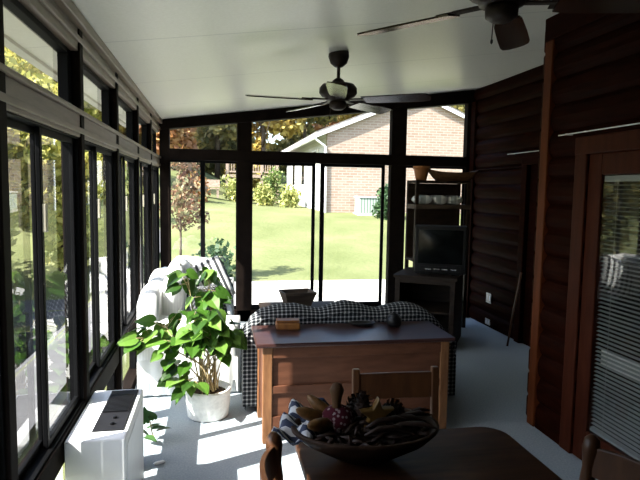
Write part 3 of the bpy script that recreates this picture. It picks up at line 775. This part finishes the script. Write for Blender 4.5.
# ------------------------------------------------------------------ far right corner: tv stand, shelf
PH = R(-32)
t = thing('crate_cabinet', 'rustic dark wooden open-fronted cabinet under the television', 'cabinet', (2.307, 5.70, 0), R(-32))
w, dd, h = .31, .32, .72
m = MB().box(-w-.02, w+.02, -dd-.02, dd, h, h+.03); m.build('cabinet_top', W_CRATE, t, .004)
for s in (-1, 1): MB().box(s*w-.02*(s > 0)-.0, s*w+.02*(s < 0), -dd, dd, 0, h).build('side_panel', W_CRATE, t, .003)
MB().box(-w+.02, w-.02, dd-.02, dd, .05, h).build('back_panel', W_CRATE, t)
MB().box(-w+.02, w-.02, -dd, dd-.02, .05, .08).box(-w+.02, w-.02, -dd+.02, dd-.02, .36, .38).build('shelf', W_CRATE, t, .002)
m = MB().box(-w, -w+.05, -dd-.012, -dd, .0, h).box(w-.05, w, -dd-.012, -dd, 0, h).box(-w+.05, w-.05, -dd-.012, -dd, h-.05, h).box(-w+.05, w-.05, -dd-.012, -dd, .05, .12)
m.build('face_frame', W_CRATE, t, .003)
tv = thing('television', 'black tube television on the rustic cabinet in the far corner', 'television', (2.385, 5.63, h+.03), R(-24))
m = MB(); rings = []
for y, wx, z0, z1 in ((-.21, .265, .02, .52), (-.02, .265, .02, .52), (.08, .23, .03, .46), (.21, .14, .05, .33)):
    rings.append([Vector((-wx, y, z0)), Vector((wx, y, z0)), Vector((wx, y, z1)), Vector((-wx, y, z1))])
m.ring_skin(rings).build('casing', M_BLACK, tv, .012)
for s in (-1, 1): MB().box(s*.16-.04, s*.16+.04, -.16, .05, 0, .022).build('foot', M_BLACK, tv)
m = MB(); rings = []
for j in range(9):
    rings.append([Vector((-.225+.45*i/10, -.211-.018*(1-(2*i/10-1)**2)*(1-(2*j/8-1)**2), .125+.355*j/8)) for i in range(11)])
m.ring_skin(rings, closed=False).build('screen', M_SCRN, tv, smooth=True)
m = MB().box(-.21, .21, -.216, -.209, .04, .10).build('control_panel', M_BLACK, tv, .003)
for i, x in enumerate((-.12, -.03, .05, .14)): MB().box(x-.03, x+.03, -.221, -.214, .062, .076).build('button', M_SILVER, m, .002)
s = thing('shelf_unit', 'tall dark wooden shelf unit against the far window behind the television', 'shelf', (2.61, 6.34, 0))
for sx in (-.305, .335):
    for sy in (-.15, .13): MB().box(sx-.02, sx+.02, sy-.02, sy+.02, 0, 1.74).build('upright', W_CRATE, s, .003)
for z in (.30, .80, 1.42, 1.722): MB().box(-.325, .355, -.17 - .012*(z == 1.42), .15, z, z+(.052 if z == 1.42 else .03)).build('shelf_board', W_TROUGH if z == 1.42 else W_CRATE, s, .003)  # towel board takes the paler wood, standing in for light on it
MB().box(-.305, .315, .115, .13, .83, 1.72).build('back_panel', W_CRATE, s)
SX, SY = 2.61, 6.34
t = thing('flower_pot', 'tan clay pot on top of the tall shelf unit at its left', 'pot', (SX-.225, SY-.06, 1.752))
MB().lathe([(.06, 0), (.075, .06), (.088, .13), (.098, .13), (.10, .165), (.088, .165), (.08, .13), (.001, .12)], 20).build('pot_body', M_TERRA, t, smooth=True)
MB().lathe([(.086, .12), (.04, .15), (.001, .155)], 14).build('soil', M_SOIL, t, smooth=True)
t = thing('long_basket', 'long brown basket tray on top of the tall shelf unit at its right', 'basket', (SX+.17, SY-.05, 1.752))
m = MB(); rings = []
for z, a, b in ((0, .20, .09), (.05, .25, .11), (.10, .31, .125), (.10, .295, .11), (.02, .19, .08)):
    rings.append([Vector((a*math.copysign(abs(math.cos(2*PI*i/28))**.6, math.cos(2*PI*i/28)), b*math.copysign(abs(math.sin(2*PI*i/28))**.6, math.sin(2*PI*i/28)), z + .03*abs(math.cos(2*PI*i/28))**2*(z > .06))) for i in range(28)])
m.ring_skin(rings).build('basket_body', M_BASKET, t, smooth=True)
MB().tube([(-.30, -.05, .13), (-.33, 0, .14), (-.30, .05, .13)], .01, 8).build('handle', M_BASKET, t)
for i, (x, lb) in enumerate(((-.19, 'rolled pale towel at the left end of the shelf board'), (-.0, 'rolled pale towel in the middle of the shelf board'), (.19, 'rolled pale towel at the right end of the shelf board'))):
    m = MB(); rings = []
    for yy in (-.14, -.12, .10, .12):
        k2 = .75 if abs(yy+.01) > .125 else 1
        rings.append([Vector((.088*k2*math.cos(2*PI*q/20), yy, .056+.055*k2*math.sin(2*PI*q/20))) for q in range(20)])
    m.ring_skin(rings); o = m.build('rolled_towel', M_TOWEL, smooth=True); o.location = (SX+x, SY, 1.472); tag(o, lb, 'towel', 'towels on the tall shelf unit')
# cane
o = MB().tube([(0, 0, 0), (.06, .02, .35), (.135, .045, .70), (.15, .05, .78)], [.011, .011, .012, .013], 10).build('walking_stick', W_CHAIR, smooth=True)
o.location = (3.06, 5.36, .0); tag(o, 'thin brown walking stick leaning against the far log wall', 'stick')
# coffee table + trough
t = thing('coffee_table', 'low wooden table beyond the gingham sofa carrying the planter trough', 'table', (.85, 5.5, 0))
MB().box(-.40, .40, -.25, .25, .42, .45).build('tabletop', W_CRATE, t, .005)
for sx in (-1, 1):
    for sy in (-1, 1): MB().box(sx*.36-.02, sx*.36+.02, sy*.21-.02, sy*.21+.02, 0, .42).build('leg', W_CRATE, t, .003)
t = thing('planter_trough', 'flared wooden trough standing on the low table beyond the sofa', 'trough', (.82, 5.5, .45), R(10))
m = MB(); rings = []
for z, a, b in ((0, .115, .08), (.155, .165, .12), (.155, .150, .105), (.02, .10, .065)):
    rings.append([Vector((-a, -b, z)), Vector((a, -b, z)), Vector((a, b, z)), Vector((-a, b, z))])
m.ring_skin(rings).build('trough_body', W_TROUGH, t, .003)
for yy in (-.125, .118): MB().box(-.16, .16, yy, yy+.007, .13, .158).build('rim', W_TROUGH, t, .002)

# ------------------------------------------------------------------ outdoors
def gz(x, y):
    s = lambda a, b, v: (lambda q: q*q*(3-2*q))(min(1, max(0, (v-a)/(b-a))))
    z = -.16 + .95*s(11, 22, y) + .9*s(24, 50, y) + 5.0*s(45, 95, y)
    z += 1.9*s(3, -3, x)*s(18, 42, y)
    z -= 2.35*s(-1.6, -4.2, x)*(1-s(15, 24, y))
    return z
def ground(name, x0, x1, y0, y1, nx, ny, mat, dz=0, label=None):
    m = MB(); vs = [[m.bm.verts.new((x0+(x1-x0)*i/nx, y0+(y1-y0)*j/ny, gz(x0+(x1-x0)*i/nx, y0+(y1-y0)*j/ny)+dz)) for j in range(ny+1)] for i in range(nx+1)]
    for i in range(nx):
        for j in range(ny): m.bm.faces.new((vs[i][j], vs[i+1][j], vs[i+1][j+1], vs[i][j+1]))
    return struct(m.build(name, mat, smooth=True), label)
ground('lawn', -60, 60, -30, 110, 120, 140, M_GRASS, 0, 'sunlit lawn sloping up behind the house')
ground('patio', -1.4, 8, 6.96, 10.6, 10, 8, M_PATIO, .03, 'pale gravel patio outside the far door')
ground('driveway', -10.5, -1.3, -6, 17, 20, 40, M_DRIVE, .03, 'grey driveway below the left windows')

# brick house
HZ = .60
h = thing('brick_house', 'tan brick gable house with white siding across the back lawn', 'house', (4.2, 21, HZ))
L = 12; Wd = 7.2; ev = 3.25; ap = 4.72
m = MB().prism([(0, -.3), (Wd, -.3), (Wd, ev), (Wd/2, ap), (0, ev)], 0, .3); m.build('gable_wall', M_BRICK, h)
MB().box(0, .25, .3, L, -.3, ev).build('side_wall', M_SIDING, h)
MB().box(Wd-.25, Wd, .3, L, -.3, ev).build('side_wall', M_SIDING, h)
for s in (0, 1):
    m = MB(); n = (ap-ev)/(Wd/2)
    a = (-.45, ev-.45*n) if s == 0 else (Wd+.45, ev-.45*n)
    m.prism([a, (Wd/2, ap), (Wd/2, ap+.14), (a[0], a[1]+.14)], -.12, L+.2); m.build('roof_slope', M_SHINGLE, h)
m = MB().box(-.58, -.44, -.12, L+.2, ev-.32, ev-.16); m.build('gutter', M_WHITE, h, .02)
MB().tube([(-.5, -.06, ev-.3), (-.08, -.06, ev-.6), (-.06, -.06, .0)], .045, 8).build('downspout', M_WHITE, h)
m = MB().prism([(-.45, ev-.45*.41-.08), (Wd/2, ap-.06), (Wd/2, ap+.06), (-.45, ev-.45*.41+.06)], -.16, -.12); m.prism([(Wd+.45, ev-.45*.41-.08), (Wd/2, ap-.06), (Wd/2, ap+.06), (Wd+.45, ev-.45*.41+.06)], -.16, -.12)
m.build('barge_board', M_WHITE, h)
for y in (2.2, 5.2, 8.4):
    wn = MB().box(-.03, .02, y, y+1.0, 1.2, 2.7).build('house_window', M_WHITE, h); MB().box(-.045, -.028, y+.08, y+.92, 1.28, 2.62).build('pane', M_CARG, wn)
    for yy in (y-.42, y+1.02): MB().box(-.03, .02, yy, yy+.38, 1.2, 2.7).build('shutter', M_IVORY, h)
# ac unit
t = thing('air_conditioner', 'pale green outdoor air conditioner standing against the brick gable', 'air conditioner', (5.75, 20.4, gz(5.75, 20.4)))
MB().box(-.50, .50, -.35, .35, .05, .62).build('casing', M_ACG, t, .02)
MB().box(-.53, .53, -.38, .38, .62, .68).build('lid', M_IVORY, t, .01)
MB().box(-.55, .55, -.42, .42, -.08, .05).build('pad', M_PATIO, t)
# deck
t = thing('wooden_deck', 'raised wooden deck with railing behind the brick house', 'deck', (2.15, 31, gz(2.15, 31)))
fz = 1.35
MB().box(-1.6, 1.2, -1.5, 2.5, fz-.15, fz).build('deck_floor', M_DECK, t)
for x in (-1.5, -.6, .3, 1.1): MB().box(x-.07, x+.07, -1.5, -1.36, -.1, fz+.95).build('post', M_DECK, t)
m = MB().box(-1.6, 1.2, -1.5, -1.4, fz+.85, fz+.95).box(-1.6, 1.2, -1.48, -1.42, fz+.1, fz+.18)
for i in range(22): m.box(-1.55+i*.125, -1.51+i*.125, -1.47, -1.43, fz+.1, fz+.9)
m.build('railing', M_DECK, t)
def crown(m, blobs, n, s, rs):
    tot = sum(b[3]**2 for b in blobs)
    for cx, cy, czz, r in blobs:
        for i in range(int(n*r*r/tot)):
            d = Vector((rs.gauss(0, 1), rs.gauss(0, 1), rs.gauss(0, 1))).normalized()*r*(rs.random()**.4)
            p = Vector((cx, cy, czz)) + Vector((d.x, d.y, d.z*.85))
            u = Vector((rs.gauss(0, 1), rs.gauss(0, 1), rs.gauss(0, 1))).normalized(); v = u.cross(Vector((rs.gauss(0, 1), rs.gauss(0, 1), rs.gauss(0, 1)))).normalized()
            k2 = s*rs.uniform(.6, 1.3)
            m.quad(p-u*k2, p+v*k2*.6, p+u*k2, p-v*k2*.6)
def tree(label, x, y, H, rad, mat, n, s, seed, tr=.12, low=.3, name='autumn_tree', cat='tree', group='trees beyond the lawn'):
    rs = random.Random(seed); t = thing(name, label, cat, (x, y, gz(x, y)), 0, group)
    m = MB().tube([(0, 0, -.1), (.05*H*.1, 0, H*.3), (0, .02, H*.6), (.02, 0, H*.85)], [tr, tr*.75, tr*.5, tr*.2], 8)
    for i in range(6):
        a = i*1.05+rs.random(); z0 = H*rs.uniform(low, .6); m.tube([(0, 0, z0), (math.cos(a)*rad*.6, math.sin(a)*rad*.6, z0+H*.18)], [tr*.4, tr*.1], 5)
    m.build('trunk', M_BARK, t, smooth=True)
    bl = []
    for i in range(12):
        a = rs.uniform(0, 2*PI); rr = rad*.62*math.sqrt(rs.random()); zz = H*rs.uniform(low+.05, .92); k2 = 1-.45*abs(zz/H-.55)*2*.6
        bl.append((rr*math.cos(a)*k2, rr*math.sin(a)*k2, zz, rad*rs.uniform(.32, .55)))
    m = MB(); crown(m, bl, n, s, rs); m.build('crown', mat, t)
    return t
T = tree
T('slim young tree with pale leaves just outside the left pane of the far wall', -.66, 11.2, 2.6, .62, A_MIX, 1100, .055, 1, .03, .35, 'young_tree', 'tree', 'trees on the lawn')
rowx = [(-13, 40, 11, 4.5, A_OLIVE, 'olive tree at the far left of the tree line'), (-8.5, 38, 10, 4.2, A_RUST, 'rust-red tree second from the left in the tree line'), (-5, 42, 12, 4.6, A_GOLD, 'golden tree behind the lawn left of centre'), (-2.4, 36, 8, 3.0, A_RUST, 'rust tree above the small lawn bench'), (.2, 44, 12, 4.5, A_OLIVE, 'tall olive tree behind the deck left side'), (4.5, 56, 15, 5.2, A_GOLD, 'tall golden tree behind the deck'), (3.6, 43, 10, 3.4, A_GOLD, 'golden tree just behind the deck and house side'), (7.4, 47, 11.5, 3.6, A_OLIVE, 'olive tree behind the house eave'), (12, 60, 17, 6, A_RUST, 'tall rust tree rising behind the roof ridge'), (15, 48, 13, 4.5, A_GOLD, 'golden tree right of the brick gable'), (22, 46, 13, 5, A_OLIVE, 'olive tree at the far right of the tree line'), (-3.5, 58, 16, 6, A_OLIVE, 'tall back-row olive tree left of the deck'), (1, 62, 17, 6, A_RUST, 'tall back-row rust tree above the deck')]
for i, (x, y, H, r, mt, lb) in enumerate(rowx): T(lb, x, y, H, r, mt, 6500, .30, 20+i, .22, .04)
lx = [(-4.6, 18.5, 4.6, 2.0, A_YG, 'low bushy yellow-green tree at the end of the driveway'), (-7.0, 21.5, 5.6, 2.2, A_YG, 'bushy yellow-green tree beyond the end of the driveway'), (-7.5, 16, 6.2, 2.8, A_OLIVE, 'olive tree close outside the left windows'), (-9.5, 22, 8, 3.4, A_GOLD, 'golden tree further along outside the left windows'), (-12.5, 15, 8.5, 3.6, A_GREEN, 'green tree outside the left windows beyond the driveway'), (-7.2, 28, 9, 3.4, A_YG, 'tall yellow-green tree far outside the left windows'), (-15, 24, 11, 4.6, A_OLIVE, 'large olive tree at the back outside the left windows'), (-13, 7, 6.5, 3.2, A_GREEN, 'green tree directly across the driveway'), (-16, 0, 7.5, 3.8, A_OLIVE, 'olive tree across the driveway near the viewer')]
for i, (x, y, H, r, mt, lb) in enumerate(lx): T(lb, x, y, H, r, mt, 4200, .16, 50+i, .16, .02, 'side_tree', 'tree', 'trees outside the left windows')
def shrub(label, x, y, H, r, mat, n, s, seed, name='garden_shrub', cone=False):
    rs = random.Random(seed); t = thing(name, label, 'shrub', (x, y, gz(x, y)), 0, 'shrubs on the lawn')
    MB().tube([(0, 0, -.05), (0, 0, H*.7)], [.05, .02], 6).build('stem', M_BARK, t)
    bl = [(rs.uniform(-.3, .3)*r, rs.uniform(-.3, .3)*r, H*(.2+.7*i/6), r*((1-.8*i/6) if cone else .75)) for i in range(7)]
    m = MB(); crown(m, bl, n, s, rs); m.build('foliage', mat, t)
shrub('dark green conical evergreen beside the air conditioner', 6.15, 19.2, 1.55, .55, A_EVER, 1600, .08, 3, 'evergreen_shrub', True)
for i, (x, y, hh, r, mt, lb) in enumerate([(1.0, 27.5, 1.0, .75, A_BED, 'yellow-green border shrub left of the deck posts'), (2.3, 26.6, .8, .65, A_BED, 'yellow-green border shrub in front of the deck'), (3.4, 25.6, .8, .55, A_BED, 'low border shrub at the corner of the brick house'), (2.9, 28.2, 1.6, .7, A_GREEN, 'darker green shrub under the deck'), (-.9, 25, .9, .8, A_RUST, 'rust shrub at the top of the left lawn')]): shrub(lb, x, y, hh, r, mt, 700, .09, 80+i)
t = thing('garden_bench', 'small grey bench on the lawn at upper left', 'bench', (-.35, 27, gz(-.35, 27)))
MB().box(-.6, .6, -.2, .2, .40, .46).build('seat', M_DECK, t)
MB().box(-.6, .6, .18, .24, .5, .85).build('backrest', M_DECK, t)
for sx in (-.5, .5): MB().box(sx-.05, sx+.05, -.18, .2, 0, .4).build('leg', M_DECK, t)
# low blue-green juniper patch by the window
shrub('low grey-green juniper outside the far left window', .0, 10.9, .55, .55, A_EVER, 700, .06, 99)
# parked car
t = thing('parked_car', 'dark car parked on the driveway seen through the left window', 'car', (-5.0, 12.3, gz(-5.0, 12.3)+.03), R(8))
side = [(-2.2, .32), (2.15, .32), (2.25, .55), (2.15, .82), (1.2, .98), (.45, 1.42), (-.9, 1.46), (-1.7, 1.05), (-2.2, .98), (-2.28, .6)]
MM = Matrix.Rotation(R(-90), 4, 'Z')
MB().prism(side, -.86, .86, MM).build('body', M_CAR, t, .08, seg=3)
MB().prism([(1.12, 1.01), (.47, 1.40), (.44, 1.42), (1.08, 1.05)], -.72, .72, MM).build('windscreen', M_CARG, t)
MB().prism([(.85, 1.03), (.38, 1.36), (-.85, 1.40), (-1.45, 1.05)], -.875, .875, MM).build('side_glass', M_CARG, t)
MB().prism([(2.2, .38), (2.32, .40), (2.32, .55), (2.2, .56)], -.84, .84, MM).prism([(-2.24, .42), (-2.36, .42), (-2.36, .58), (-2.24, .60)], -.84, .84, MM).build('bumper', M_SILVER, t, .02)
for yy in (-.6, .6): MB().prism([(2.15, .62), (2.24, .62), (2.2, .76), (2.12, .76)], yy-.18, yy+.18, MM).build('headlight', M_WHITE, t, .02)
for xx in (-1.4, 1.4):
    for yy in (-.86, .86):
        Q = MM @ Matrix.Translation((xx, yy, .33)) @ Matrix.Rotation(R(90), 4, 'X')
        wl = MB().lathe([(.2, -.11), (.32, -.10), (.335, 0), (.32, .10), (.2, .11)], 24, Q).build('wheel', M_RUBBER, t, smooth=True)
        MB().lathe([(.19, -.115), (.19, .115)], 16, Q).build('hub', M_SILVER, wl)

# ------------------------------------------------------------------ light
S = Vector((1, .42, -1.08)).normalized()
sun = bpy.data.lights.new('sun', 'SUN'); sun.energy = 9.5; sun.angle = R(.53); sun.color = (1, .965, .90)
so = bpy.data.objects.new('sun', sun); COL.objects.link(so); so.rotation_euler = S.to_track_quat('-Z', 'Y').to_euler()
w = bpy.data.worlds.new('world'); SC.world = w; w.use_nodes = True
nt = w.node_tree; bg = nt.nodes['Background']; sky = nt.nodes.new('ShaderNodeTexSky'); sky.sky_type = 'NISHITA'
sky.sun_disc = False; sky.sun_elevation = R(48); sky.sun_rotation = R(-112); sky.altitude = 200; sky.dust_density = 2.0
nt.links.new(sky.outputs[0], bg.inputs[0]); bg.inputs[1].default_value = .30
SC.view_settings.view_transform = 'Standard'; SC.view_settings.look = 'None'; SC.view_settings.exposure = 1.32
SC.cycles.use_denoising = True
SC.cycles.max_bounces = 12; SC.cycles.diffuse_bounces = 6; SC.cycles.transparent_max_bounces = 16; SC.cycles.sample_clamp_indirect = 8
